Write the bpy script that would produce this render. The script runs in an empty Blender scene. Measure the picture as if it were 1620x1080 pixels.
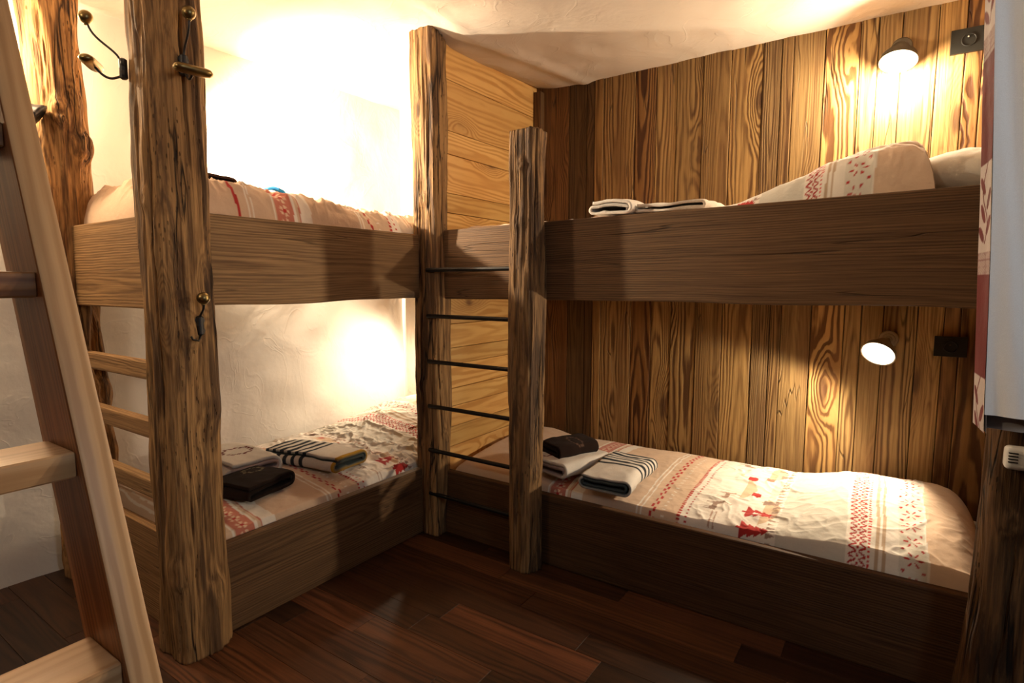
import bpy, bmesh, math, random
import numpy as np
from mathutils import Vector, Matrix, Euler

S = bpy.context.scene
COL = S.collection
random.seed(7)
PI = math.pi

# ------------------------------------------------------------------ camera
cam_d = bpy.data.cameras.new('camera')
cam_d.sensor_width = 36.0
cam_d.lens = 894.0 / 1620.0 * 36.0
cam_d.clip_start = 0.02
cam = bpy.data.objects.new('camera', cam_d)
cam.location = (0, 0, 1.2)
cam.rotation_euler = (math.radians(90 - 5.8755), 0, math.radians(34.166))
COL.objects.link(cam)
S.camera = cam

# ------------------------------------------------------------------ view, world, room lights
S.view_settings.view_transform = 'Standard'
S.view_settings.look = 'None'
S.view_settings.gamma = 1.0
S.view_settings.exposure = 0.0
S.view_settings.use_curve_mapping = False

W = bpy.data.worlds.new('room_surround')
S.world = W
W.use_nodes = True
W.node_tree.nodes['Background'].inputs[0].default_value = (1.0, 0.72, 0.5, 1)
W.node_tree.nodes['Background'].inputs[1].default_value = 0.004

WARM = (1.0, 0.81, 0.56)


def light(name, kind, loc, energy, color, parent=None, aim=None, **kw):
    d = bpy.data.lights.new(name, kind)
    d.energy = energy
    d.color = color
    for k, v in kw.items():
        setattr(d, k, v)
    o = bpy.data.objects.new(name, d)
    o.location = loc
    if aim is not None:
        o.rotation_euler = Vector(aim).to_track_quat('-Z', 'Y').to_euler()
    COL.objects.link(o)
    if parent is not None:
        o.parent = parent
    return o


# a warm ceiling lamp to the left behind the camera and cool daylight from a window further behind
light('ceiling_lamp_light', 'AREA', (-1.75, -0.75, 2.15), 7.5, (1.0, 0.80, 0.56), aim=(0.40, 0.85, -0.30), shape='DISK', size=0.16)
light('window_daylight', 'AREA', (1.12, 0.48, 1.75), 8.0, (0.90, 0.95, 1.0), aim=(-1.0, 0.35, -0.2), shape='RECTANGLE', size=0.25, size_y=0.5)

# energies of the reading lamps (their lights are made in the lamp builder)
E_UR, E_LR, E_UL, E_LL, E_SIDE = 46.0, 60.0, 380.0, 42.0, 38.0

# ------------------------------------------------------------------ numpy noise
_rng = np.random.RandomState(11)
_P = _rng.permutation(256)
_T = _rng.uniform(-1, 1, 256)


def vn(x, y, z=0.0, seed=0):
    x, y, z = np.broadcast_arrays(np.asarray(x, float), np.asarray(y, float), np.asarray(z, float))
    xi, yi, zi = np.floor(x), np.floor(y), np.floor(z)
    fx, fy, fz = x - xi, y - yi, z - zi
    xi = xi.astype(int) + seed * 17
    yi = yi.astype(int) + seed * 31
    zi = zi.astype(int) + seed * 7
    u = fx * fx * fx * (fx * (fx * 6 - 15) + 10)
    v = fy * fy * fy * (fy * (fy * 6 - 15) + 10)
    w = fz * fz * fz * (fz * (fz * 6 - 15) + 10)

    def h(a, b, c):
        return _T[_P[(_P[(_P[a & 255] + b) & 255] + c) & 255]]
    r = 0
    for dx in (0, 1):
        for dy in (0, 1):
            for dz in (0, 1):
                r = r + h(xi + dx, yi + dy, zi + dz) * (u if dx else 1 - u) * (v if dy else 1 - v) * (w if dz else 1 - w)
    return r


def fbm(x, y, z=0.0, seed=0, oct=4, gain=0.5):
    r, a, f = 0, 1.0, 1.0
    for i in range(oct):
        r = r + a * vn(np.asarray(x) * f, np.asarray(y) * f, np.asarray(z) * f, seed + i)
        a *= gain
        f *= 2.03
    return r


def sstep(a, b, x):
    t = np.clip((np.asarray(x, float) - a) / (b - a), 0, 1)
    return t * t * (3 - 2 * t)


# ------------------------------------------------------------------ materials
def new_mat(name):
    m = bpy.data.materials.new(name)
    m.use_nodes = True
    nt = m.node_tree
    return m, nt, nt.nodes['Principled BSDF']


class N:
    """small node-graph helper"""
    def __init__(s, nt):
        s.nt = nt

    def add(s, t, **kw):
        n = s.nt.nodes.new(t)
        for k, v in kw.items():
            setattr(n, k, v)
        return n

    def link(s, a, b):
        s.nt.links.new(a, b)

    def math(s, op, a, b=None, clamp=False):
        n = s.add('ShaderNodeMath', operation=op, use_clamp=clamp)
        for i, v in enumerate((a, b)):
            if v is None:
                continue
            if hasattr(v, 'is_linked'):
                s.link(v, n.inputs[i])
            else:
                n.inputs[i].default_value = v
        return n.outputs[0]

    def vmul(s, v, c):
        n = s.add('ShaderNodeVectorMath', operation='MULTIPLY')
        s.link(v, n.inputs[0])
        n.inputs[1].default_value = c
        return n.outputs[0]

    def noise(s, v, scale=1.0, detail=2.0, rough=0.5, dist=0.0):
        n = s.add('ShaderNodeTexNoise')
        if v is not None:
            s.link(v, n.inputs['Vector'])
        n.inputs['Scale'].default_value = scale
        n.inputs['Detail'].default_value = detail
        n.inputs['Roughness'].default_value = rough
        n.inputs['Distortion'].default_value = dist
        return n.outputs['Fac']

    def maprange(s, v, a, b, c=0.0, d=1.0, smooth=True):
        n = s.add('ShaderNodeMapRange')
        n.interpolation_type = 'SMOOTHSTEP' if smooth else 'LINEAR'
        s.link(v, n.inputs['Value'])
        n.inputs['From Min'].default_value = a
        n.inputs['From Max'].default_value = b
        n.inputs['To Min'].default_value = c
        n.inputs['To Max'].default_value = d
        return n.outputs['Result']

    def mix(s, f, a, b, mode='MIX'):
        n = s.add('ShaderNodeMix', data_type='RGBA', blend_type=mode)
        for sock, v in ((n.inputs[0], f), (n.inputs[6], a), (n.inputs[7], b)):
            if hasattr(v, 'is_linked'):
                s.link(v, sock)
            else:
                sock.default_value = v if isinstance(v, (int, float)) else (*v, 1)
        return n.outputs[2]


def wood(name, light_c, dark_c, knot_c, freq=26.0, K=3.2, ring=0.6, fiber=0.5, fine=0.4, stain_c=None, stain=0.0,
         stain_sc=(1.3, 6, 6), stain_lo=0.5, stain_hi=0.66, rough=0.7, bump=0.4, bumpd=0.004, knots=(1.3, 5.0, 5.0), kn=1.0, spec=0.3, tlo=0.30, thi=0.68, crack=0.0, crack_sc=(0.6, 7, 7), crack_w=0.012, pits=0.0):
    m, nt, bs = new_mat(name)
    g = N(nt)
    at = g.add('ShaderNodeAttribute', attribute_name='wc')
    tn = g.add('ShaderNodeAttribute', attribute_name='tone')
    wc = at.outputs['Vector']
    gka = g.add('ShaderNodeAttribute', attribute_name='gk')
    gks = g.add('ShaderNodeSeparateXYZ')
    g.link(gka.outputs['Vector'], gks.inputs[0])
    sep = g.add('ShaderNodeSeparateXYZ')
    g.link(wc, sep.inputs[0])
    ac, dp = sep.outputs[1], sep.outputs[2]
    r = g.math('SQRT', g.math('ADD', g.math('MULTIPLY', ac, ac), g.math('MULTIPLY', dp, dp)))
    n1 = g.noise(g.vmul(wc, (0.8, 6.0, 6.0)), 1.0, 2.0, 0.5)
    n2 = g.noise(g.vmul(wc, (6.0, 30, 30)), 1.0, 2.0, 0.5)
    vo = g.add('ShaderNodeTexVoronoi')
    wob = g.add('ShaderNodeVectorMath', operation='ADD')
    g.link(g.vmul(wc, knots), wob.inputs[0])
    kz = g.add('ShaderNodeTexNoise')
    g.link(g.vmul(wc, (9, 18, 18)), kz.inputs['Vector'])
    kz.inputs['Scale'].default_value = 1.0
    g.link(g.vmul(kz.outputs['Color'], (0.10, 0.10, 0.10)), wob.inputs[1])
    g.link(wob.outputs[0], vo.inputs['Vector'])
    vo.inputs['Scale'].default_value = 1.0
    d = vo.outputs['Distance']
    near = g.maprange(d, 0.0, 0.36, 1.0, 0.0)
    core = g.maprange(d, 0.05, 0.12, 1.0, 0.0)
    field = g.math('ADD', g.math('MULTIPLY', n1, K), g.math('MULTIPLY', g.math('MULTIPLY', r, gks.outputs[1]), freq))
    field = g.math('ADD', field, g.math('MULTIPLY', n2, 0.7))
    field = g.math('ADD', field, g.math('MULTIPLY', near, 5.0 * kn))
    sn = g.math('SINE', g.math('MULTIPLY', field, 2 * PI))
    ringv = g.math('POWER', g.math('ADD', g.math('MULTIPLY', sn, 0.5), 0.5), 1.5)
    # rings fade in and out over the plank
    fade = g.maprange(g.noise(g.vmul(wc, (0.9, 9, 9)), 1.0, 2.0), 0.35, 0.62, 0.25, 1.0)
    ringv = g.math('ADD', g.math('MULTIPLY', g.math('MULTIPLY', g.math('SUBTRACT', ringv, 0.42), fade), gks.outputs[0]), 0.42)
    fb = g.noise(g.vmul(wc, (5, 260, 260)), 1.0, 2.0, 0.6)
    fn = g.noise(g.vmul(wc, (1.8, 85, 85)), 1.0, 4.0, 0.68)
    tot = ring + fiber + fine
    t = g.math('ADD', g.math('MULTIPLY', ringv, ring / tot), g.math('MULTIPLY', fb, fiber / tot))
    t = g.math('ADD', t, g.math('MULTIPLY', fn, fine / tot))
    tm = g.maprange(t, tlo, thi)
    col = g.mix(tm, light_c, dark_c)
    if stain > 0:
        st = g.noise(g.vmul(wc, stain_sc), 1.0, 5.0, 0.62, 0.5)
        sm = g.maprange(st, stain_lo, stain_hi, 0.0, stain)
        col = g.mix(sm, col, stain_c)
    if kn > 0:
        col = g.mix(g.math('MULTIPLY', core, 0.85), col, knot_c)
        col = g.mix(g.math('MULTIPLY', g.math('SUBTRACT', near, core, True), 0.25), col, knot_c)
    if crack > 0:
        ck = g.noise(g.vmul(wc, crack_sc), 1.0, 3.0, 0.55)
        ln = g.maprange(g.math('ABSOLUTE', g.math('SUBTRACT', ck, 0.5)), 0.0, crack_w, 1.0, 0.0)
        msk = g.maprange(g.noise(g.vmul(wc, (1.5, 8, 8)), 1.0, 2.0), 0.46, 0.56)
        ln = g.math('MULTIPLY', ln, msk)
        col = g.mix(g.math('MULTIPLY', ln, crack), col, (0.018, 0.009, 0.005))
        t = g.math('ADD', t, g.math('MULTIPLY', ln, 1.2))
    if pits > 0:
        pv = g.add('ShaderNodeTexVoronoi')
        g.link(g.vmul(wc, (28, 95, 95)), pv.inputs['Vector'])
        pv.inputs['Scale'].default_value = 1.0
        pm = g.maprange(g.noise(g.vmul(wc, (3, 14, 14)), 1.0, 2.0), 0.5, 0.6)
        pk = g.math('MULTIPLY', g.maprange(pv.outputs['Distance'], 0.14, 0.24, 1.0, 0.0), pm)
        col = g.mix(g.math('MULTIPLY', pk, pits), col, (0.02, 0.01, 0.006))
        t = g.math('ADD', t, g.math('MULTIPLY', pk, 0.9))
    col = g.mix(1.0, col, tn.outputs['Color'], 'MULTIPLY')
    g.link(col, bs.inputs['Base Color'])
    bs.inputs['Roughness'].default_value = rough
    bs.inputs['Specular IOR Level'].default_value = spec
    bp = g.add('ShaderNodeBump')
    bp.inputs['Strength'].default_value = bump
    bp.inputs['Distance'].default_value = bumpd
    bp.invert = True
    g.link(t, bp.inputs['Height'])
    g.link(bp.outputs[0], bs.inputs['Normal'])
    return m


def plaster(name, col, bump=0.5, s=1.0):
    m, nt, bs = new_mat(name)
    g = N(nt)
    tc = g.add('ShaderNodeTexCoord')
    o = tc.outputs['Object']
    a = g.noise(g.vmul(o, (2.2 * s, 2.2 * s, 2.2 * s)), 1.0, 3.0, 0.5, 0.6)
    b = g.noise(g.vmul(o, (5 * s, 5 * s, 4 * s)), 1.0, 3.0, 0.5, 0.8)
    c = g.noise(g.vmul(o, (60, 60, 60)), 1.0, 2.0, 0.5)
    ridge = g.maprange(g.math('ABSOLUTE', g.math('SUBTRACT', b, 0.5)), 0.0, 0.02, 1.0, 0.0)
    h = g.math('ADD', g.math('MULTIPLY', a, 1.0), g.math('MULTIPLY', b, 0.5))
    h = g.math('ADD', h, g.math('MULTIPLY', ridge, 0.035))
    h = g.math('ADD', h, g.math('MULTIPLY', c, 0.05))
    g.link(g.mix(g.maprange(a, 0.35, 0.7), col, tuple(x * 0.93 for x in col)), bs.inputs['Base Color'])
    bs.inputs['Roughness'].default_value = 0.85
    bs.inputs['Specular IOR Level'].default_value = 0.15
    bp = g.add('ShaderNodeBump')
    bp.inputs['Strength'].default_value = bump
    bp.inputs['Distance'].default_value = 0.02
    g.link(h, bp.inputs['Height'])
    g.link(bp.outputs[0], bs.inputs['Normal'])
    return m


def cloth(name, bump=0.25, rough=0.9, sheen=0.15, weave=900.0, tint=None):
    """woven print: the pattern colours come from the 'col' attribute of the mesh"""
    m, nt, bs = new_mat(name)
    g = N(nt)
    tc = g.add('ShaderNodeTexCoord')
    if tint is None:
        at = g.add('ShaderNodeAttribute', attribute_name='col')
        c0 = at.outputs['Color']
    else:
        c0 = tint
    n = g.noise(tc.outputs['Object'], weave, 1.0)
    big = g.noise(tc.outputs['Object'], 22.0, 3.0)
    col = g.mix(g.maprange(n, 0.3, 0.7, 0.0, 0.10), c0, (0.3, 0.2, 0.15))
    g.link(col, bs.inputs['Base Color'])
    bs.inputs['Roughness'].default_value = rough
    bs.inputs['Specular IOR Level'].default_value = 0.1
    bs.inputs['Sheen Weight'].default_value = sheen
    h = g.math('ADD', g.math('MULTIPLY', n, 0.1), g.math('MULTIPLY', big, 1.0))
    bp = g.add('ShaderNodeBump')
    bp.inputs['Strength'].default_value = bump
    bp.inputs['Distance'].default_value = 0.01
    g.link(h, bp.inputs['Height'])
    g.link(bp.outputs[0], bs.inputs['Normal'])
    return m


def terry(name):
    m, nt, bs = new_mat(name)
    g = N(nt)
    at = g.add('ShaderNodeAttribute', attribute_name='col')
    tc = g.add('ShaderNodeTexCoord')
    n = g.noise(tc.outputs['Object'], 420.0, 2.0, 0.7)
    g.link(g.mix(g.maprange(n, 0.25, 0.75, 0.0, 0.22), at.outputs['Color'], (0.02, 0.015, 0.012)), bs.inputs['Base Color'])
    bs.inputs['Roughness'].default_value = 1.0
    bs.inputs['Specular IOR Level'].default_value = 0.05
    bs.inputs['Sheen Weight'].default_value = 0.03
    bp = g.add('ShaderNodeBump')
    bp.inputs['Strength'].default_value = 0.7
    bp.inputs['Distance'].default_value = 0.004
    g.link(n, bp.inputs['Height'])
    g.link(bp.outputs[0], bs.inputs['Normal'])
    return m


def plain(name, col, rough=0.5, metal=0.0, nz=0.12, sc=40.0, spec=0.5, bump=0.0):
    m, nt, bs = new_mat(name)
    g = N(nt)
    tc = g.add('ShaderNodeTexCoord')
    n = g.noise(tc.outputs['Object'], sc, 3.0)
    g.link(g.mix(n, tuple(c * (1 - nz) for c in col), tuple(min(1, c * (1 + nz)) for c in col)), bs.inputs['Base Color'])
    bs.inputs['Roughness'].default_value = rough
    bs.inputs['Metallic'].default_value = metal
    bs.inputs['Specular IOR Level'].default_value = spec
    if bump:
        bp = g.add('ShaderNodeBump')
        bp.inputs['Strength'].default_value = bump
        bp.inputs['Distance'].default_value = 0.002
        g.link(n, bp.inputs['Height'])
        g.link(bp.outputs[0], bs.inputs['Normal'])
    return m


def glow(name, col, strength):
    m, nt, bs = new_mat(name)
    bs.inputs['Base Color'].default_value = (*col, 1)
    bs.inputs['Emission Color'].default_value = (*col, 1)
    bs.inputs['Emission Strength'].default_value = strength
    return m


M = {}
M['reclaimed'] = wood('reclaimed_plank_wood', (0.41, 0.255, 0.10), (0.105, 0.048, 0.016), (0.06, 0.026, 0.012), freq=105, K=8, ring=0.5, fiber=0.35, fine=0.7,
                      stain_c=(0.20, 0.10, 0.04), stain=0.5, stain_sc=(1.2, 9, 9), rough=0.62, bump=0.6, bumpd=0.004, crack=0.6, crack_w=0.006)
M['pine'] = wood('pale_pine_wood', (0.66, 0.395, 0.135), (0.50, 0.255, 0.07), (0.12, 0.045, 0.015), freq=60, K=7.0, ring=0.7, fiber=0.15, fine=0.5,
                 rough=0.5, bump=0.1, knots=(2.0, 4.6, 4.6), kn=1.0, stain_c=(0.40, 0.19, 0.055), stain=0.3)
M['board'] = wood('weathered_bed_board', (0.32, 0.19, 0.088), (0.12, 0.062, 0.026), (0.05, 0.025, 0.012), freq=120, K=4.0, ring=0.3, fiber=0.75, fine=0.6,
                  stain_c=(0.17, 0.095, 0.043), stain=0.35, stain_sc=(0.8, 8, 8), rough=0.68, bump=0.6, bumpd=0.003, knots=(1.1, 3.6, 3.6), kn=0.6, crack=0.5, crack_sc=(0.35, 9, 9), crack_w=0.006)
M['log'] = wood('hewn_log_wood', (0.44, 0.252, 0.102), (0.12, 0.058, 0.023), (0.035, 0.017, 0.01), freq=90, K=5, ring=0.22, fiber=0.5, fine=0.9,
                stain_c=(0.075, 0.038, 0.019), stain=0.85, stain_sc=(1.9, 17, 17), stain_lo=0.48, stain_hi=0.60, rough=0.78, bump=0.9, bumpd=0.006,
                knots=(2.4, 8.5, 8.5), kn=1.0, crack=0.95, crack_sc=(0.8, 13, 13), crack_w=0.02, pits=0.6)
M['ladder'] = wood('sanded_spruce_wood', (0.60, 0.375, 0.195), (0.45, 0.255, 0.115), (0.2, 0.09, 0.03), freq=70, K=2.0, ring=0.6, fiber=0.25, fine=0.4,
                   rough=0.42, bump=0.1, knots=(1.0, 3.4, 3.4), kn=0.6, spec=0.45)
M['ladder_side'] = wood('shaded_spruce_side', (0.44, 0.20, 0.075), (0.24, 0.092, 0.032), (0.07, 0.03, 0.015), freq=80, K=5.0, ring=0.4, fiber=0.4, fine=0.7,  # ladder spruce with its shade and orange cast put into the colour
                        stain_c=(0.62, 0.45, 0.28), stain=0.3, stain_sc=(1.6, 14, 14), stain_lo=0.56, stain_hi=0.7, rough=0.4, bump=0.15, knots=(1.4, 5, 5), kn=0.6, spec=0.45)
M['floor'] = wood('dark_parquet_wood', (0.066, 0.024, 0.009), (0.02, 0.007, 0.003), (0.02, 0.008, 0.004), freq=80, K=6.0, ring=0.35, fiber=0.4, fine=0.8,
                  stain_c=(0.025, 0.009, 0.004), stain=0.5, rough=0.48, bump=0.2, knots=(0.9, 3, 3), kn=0.3, spec=0.3)
M['plaster'] = plaster('white_lime_plaster', (0.76, 0.71, 0.65), 0.5)
M['ceil'] = plaster('ceiling_plaster', (0.70, 0.63, 0.56), 0.8, 0.9)
M['duvet'] = cloth('printed_cotton', 0.35)
M['towel'] = terry('terry_towelling')
M['white_cotton'] = cloth('cream_cotton', 0.3, tint=(0.80, 0.74, 0.64))
M['mattress'] = cloth('mattress_ticking', 0.2, tint=(0.62, 0.56, 0.48))
M['rung'] = plain('black_iron', (0.018, 0.016, 0.016), 0.45, 0.7, bump=0.2)
M['iron'] = plain('dark_forged_iron', (0.05, 0.047, 0.047), 0.5, 0.85, bump=0.4)
M['brass'] = plain('antique_brass', (0.26, 0.19, 0.08), 0.34, 1.0, bump=0.15)
M['black_plastic'] = plain('black_plastic', (0.012, 0.011, 0.009), 0.5, spec=0.2)
M['lamp_metal'] = plain('brushed_nickel', (0.42, 0.38, 0.32), 0.38, 0.9)
M['lamp_dark'] = plain('dark_lamp_metal', (0.09, 0.075, 0.055), 0.45, 0.6)
M['chrome'] = plain('socket_pin', (0.8, 0.8, 0.78), 0.2, 1.0)
M['white_plastic'] = plain('white_plastic', (0.72, 0.70, 0.66), 0.4)
M['curtain'] = cloth('printed_curtain_cotton', 0.2)
M['lining'] = cloth('white_curtain_lining', 0.18, tint=(0.80, 0.80, 0.80))
M['hem'] = cloth('grey_curtain_hem', 0.2, tint=(0.42, 0.38, 0.35))
M['bulb'] = glow('lit_bulb', (1.0, 0.86, 0.62), 26.0)


# ------------------------------------------------------------------ mesh builder
class MB:
    def __init__(s):
        s.v, s.f, s.wc, s.tone, s.col, s.gk = [], [], [], [], [], []
        s.n = 0

    def add(s, v, f, wc=None, tone=(1, 1, 1), col=None, gk=(1, 1, 0)):
        v = np.asarray(v, float)
        k = len(v)
        s.v.append(v)
        s.f += [tuple(int(i) + s.n for i in q) for q in f]
        s.wc.append(np.asarray(wc, float) if wc is not None else v.copy())
        s.tone.append(np.tile(np.asarray(tone, float), (k, 1)) if np.ndim(tone) == 1 else np.asarray(tone, float))
        s.col.append(np.ones((k, 3)) * 0.8 if col is None else (np.tile(np.asarray(col, float), (k, 1)) if np.ndim(col) == 1 else np.asarray(col, float)))
        s.gk.append(np.tile(np.asarray(gk, float), (k, 1)))
        s.n += k
        return s

    def box(s, lo, hi, axis='x', bevel=0.004, tone=(1, 1, 1), seg=1, off=None, warp=None, cuts=0, gk=(1, 1, 0)):
        lo, hi = np.array(lo, float), np.array(hi, float)
        bm = bmesh.new()
        bmesh.ops.create_cube(bm, size=1.0)
        c, sz = (lo + hi) / 2, hi - lo
        for v in bm.verts:
            v.co = Vector(c + np.array(v.co) * sz)
        ai = 'xyz'.index(axis)
        if cuts:
            ed = [e for e in bm.edges if abs((e.verts[0].co - e.verts[1].co)[ai]) > sz[ai] * 0.9]
            bmesh.ops.subdivide_edges(bm, edges=ed, cuts=cuts, use_grid_fill=True)
        if bevel > 0:
            ed = [e for e in bm.edges if len(e.link_faces) == 2 and e.calc_face_angle(0) > 0.5]
            bmesh.ops.bevel(bm, geom=ed, offset=min(bevel, sz.min() * 0.45), segments=seg, affect='EDGES', profile=0.6)
        bm.verts.index_update()
        V = np.array([v.co[:] for v in bm.verts])
        F = [[v.index for v in f.verts] for f in bm.faces]
        bm.free()
        oth = [i for i in range(3) if i != ai]
        if sz[oth[0]] < sz[oth[1]]:
            oth = oth[::-1]           # oth[0] = wide direction
        L = V - c
        if off is None:
            off = (random.uniform(-40, 40), random.uniform(-0.3, 0.3) * sz[oth[0]], random.uniform(0.02, 0.06))
        wc = np.stack([L[:, ai] + off[0], L[:, oth[0]] + off[1], L[:, oth[1]] + off[2]], 1)
        if warp is not None:
            V = warp(V)
        return s.add(V, F, wc, tone, None, gk)

    def tube(s, pts, r, n=10, caps=True, tone=(1, 1, 1)):
        P = [Vector(p) for p in pts]
        R = r if hasattr(r, '__len__') else [r] * len(P)
        V, F = [], []
        up = Vector((0.13, 0.21, 1)).normalized()
        prev = None
        for i, p in enumerate(P):
            t = (P[min(i + 1, len(P) - 1)] - P[max(i - 1, 0)]).normalized()
            if prev is None:
                a = t.cross(up)
                if a.length < 1e-3:
                    a = t.cross(Vector((1, 0, 0)))
                a.normalize()
            else:
                a = (prev - t * prev.dot(t)).normalized()
            prev = a
            b = t.cross(a)
            for k in range(n):
                an = 2 * PI * k / n
                V.append(p + (a * math.cos(an) + b * math.sin(an)) * R[i])
        for i in range(len(P) - 1):
            for k in range(n):
                F.append((i * n + k, i * n + (k + 1) % n, (i + 1) * n + (k + 1) % n, (i + 1) * n + k))
        if caps:
            F.append(tuple(range(n))[::-1])
            F.append(tuple((len(P) - 1) * n + k for k in range(n)))
        return s.add(np.array([v[:] for v in V]), F, tone=tone)

    def lathe(s, prof, origin, axis, n=32, scale=(1, 1), tone=(1, 1, 1), flute=0.0, nf=12):
        """prof: list of (radius, distance along axis)"""
        ax = Vector(axis).normalized()
        a = ax.cross(Vector((0, 0, 1)))
        if a.length < 1e-3:
            a = Vector((1, 0, 0))
        a.normalize()
        b = ax.cross(a)
        V, F = [], []
        for r, h in prof:
            for k in range(n):
                an = 2 * PI * k / n
                rr = r * (1 + flute * math.cos(nf * an))
                V.append(Vector(origin) + ax * h + a * (math.cos(an) * rr * scale[0]) + b * (math.sin(an) * rr * scale[1]))
        m = len(prof)
        for i in range(m - 1):
            for k in range(n):
                F.append((i * n + k, i * n + (k + 1) % n, (i + 1) * n + (k + 1) % n, (i + 1) * n + k))
        if prof[0][0] > 0:
            F.append(tuple(range(n))[::-1])
        if prof[-1][0] > 0:
            F.append(tuple((m - 1) * n + k for k in range(n)))
        return s.add(np.array([v[:] for v in V]), F, tone=tone)

    def build(s, name, mat, parent=None, smooth=False, angle=None):
        V = np.concatenate(s.v)
        me = bpy.data.meshes.new(name)
        root = parent
        off = np.zeros(3)
        while root is not None:
            off += np.array(root.location)
            root = root.parent
        me.from_pydata((V - off).tolist(), [], s.f)
        me.materials.append(mat)
        a = me.attributes.new('wc', 'FLOAT_VECTOR', 'POINT')
        a.data.foreach_set('vector', np.concatenate(s.wc).astype(np.float32).ravel())
        a = me.attributes.new('gk', 'FLOAT_VECTOR', 'POINT')
        a.data.foreach_set('vector', np.concatenate(s.gk).astype(np.float32).ravel())
        for nm, arr in (('tone', s.tone), ('col', s.col)):
            a = me.attributes.new(nm, 'FLOAT_COLOR', 'POINT')
            A = np.concatenate(arr)
            a.data.foreach_set('color', np.concatenate([A, np.ones((len(A), 1))], 1).astype(np.float32).ravel())
        if smooth:
            me.polygons.foreach_set('use_smooth', [True] * len(me.polygons))
        bm = bmesh.new()
        bm.from_mesh(me)
        bmesh.ops.recalc_face_normals(bm, faces=bm.faces)
        if smooth and angle:
            for e in bm.edges:
                if len(e.link_faces) == 2 and e.calc_face_angle(0) > angle:
                    e.smooth = False
        bm.to_mesh(me)
        bm.free()
        o = bpy.data.objects.new(name, me)
        COL.objects.link(o)
        if parent is not None:
            o.parent = parent
        return o


def grid_faces(nu, nv, wrap_u=False):
    F = []
    for i in range(nu - (0 if wrap_u else 1)):
        for j in range(nv - 1):
            a, b = i * nv + j, ((i + 1) % nu) * nv + j
            F.append((a, b, b + 1, a + 1))
    return F


def tag(o, label, cat, group=None):
    o['label'] = label
    o['category'] = cat
    if group:
        o['group'] = group
    return o


def empty(name, loc, label, cat, group=None):
    o = bpy.data.objects.new(name, None)
    o.location = loc
    o.empty_display_size = 0.1
    COL.objects.link(o)
    return tag(o, label, cat, group)


def struct(o):
    o['kind'] = 'structure'
    return o


def tn(a, spread=0.12, hue=0.05):
    t = a * (1 + random.uniform(-spread, spread))
    return (t * (1 + random.uniform(-hue, hue)), t, t * (1 + random.uniform(-hue * 1.5, hue * 1.5)))


# ------------------------------------------------------------------ setting
# floor: parquet strips running along x
mb = MB()
y = -1.2
while y < 2.85:
    w = 0.115
    x = -3.0 - random.uniform(0, 0.7)
    while x < 1.15:
        L = random.uniform(0.5, 1.0)
        a, b = max(x, -2.98), min(x + L, 1.15)
        if b - a > 0.03:
            t = random.choice([0.5, 0.7, 0.9, 1.0, 1.2, 1.9])
            mb.box((a + 0.0006, y + 0.0006, -0.03), (b - 0.0006, y + w - 0.0006, random.uniform(-0.0005, 0.0)), 'x', 0.0006, tn(t, 0.1, 0.08))
        x += L
    y += w
struct(mb.build('floor', M['floor']))

# back wall of vertical reclaimed planks
PX = [-1.76, -1.541, -1.433, -1.387, -1.335, -1.161, -1.05, -0.946, -0.819, -0.693, -0.556, -0.479, -0.432, -0.31, -0.182, -0.119, -0.04, 0.077, 0.163, 0.216, 0.323, 0.46]
GK = [(0.6, 1, 0), (0.5, 1, 0), (0.5, 1, 0), (1.2, 0.8, 0), (0.8, 0.7, 0), (2.2, 0.55, 0), (0.8, 0.7, 0), (1.5, 0.6, 0), (0.6, 1, 0), (1.0, 0.55, 0), (1.3, 1.2, 0), (0.9, 1.2, 0), (0.5, 1, 0),
      (2.2, 0.5, 0), (0.9, 0.9, 0), (0.4, 1, 0), (0.8, 0.8, 0), (0.35, 1, 0), (2.6, 0.42, 0), (2.4, 0.5, 0), (0.6, 1, 0)]
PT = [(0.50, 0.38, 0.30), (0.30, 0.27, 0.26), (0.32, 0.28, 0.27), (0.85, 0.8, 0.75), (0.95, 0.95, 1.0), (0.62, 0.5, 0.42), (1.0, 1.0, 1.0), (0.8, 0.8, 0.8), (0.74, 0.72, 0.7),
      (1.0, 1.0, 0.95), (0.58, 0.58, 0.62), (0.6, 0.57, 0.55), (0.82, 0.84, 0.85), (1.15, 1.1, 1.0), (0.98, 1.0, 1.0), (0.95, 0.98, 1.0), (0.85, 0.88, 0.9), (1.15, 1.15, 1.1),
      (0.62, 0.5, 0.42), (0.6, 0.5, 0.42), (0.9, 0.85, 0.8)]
PINK_OFF = 0
mb = MB()
for i in range(len(PX) - 1):
    fy = 2.83 + random.uniform(-0.004, 0.003)
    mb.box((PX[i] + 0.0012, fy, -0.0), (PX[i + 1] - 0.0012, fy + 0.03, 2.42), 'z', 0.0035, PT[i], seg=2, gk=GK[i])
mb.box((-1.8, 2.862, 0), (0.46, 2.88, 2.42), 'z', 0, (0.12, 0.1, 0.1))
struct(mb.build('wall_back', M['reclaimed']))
# dark batten in the corner
mb = MB()
mb.box((-1.748, 2.79, 0.0), (-1.700, 2.829, 2.262), 'z', 0.003, (0.42, 0.36, 0.33))
struct(mb.build('trim_1', M['reclaimed']))

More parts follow.
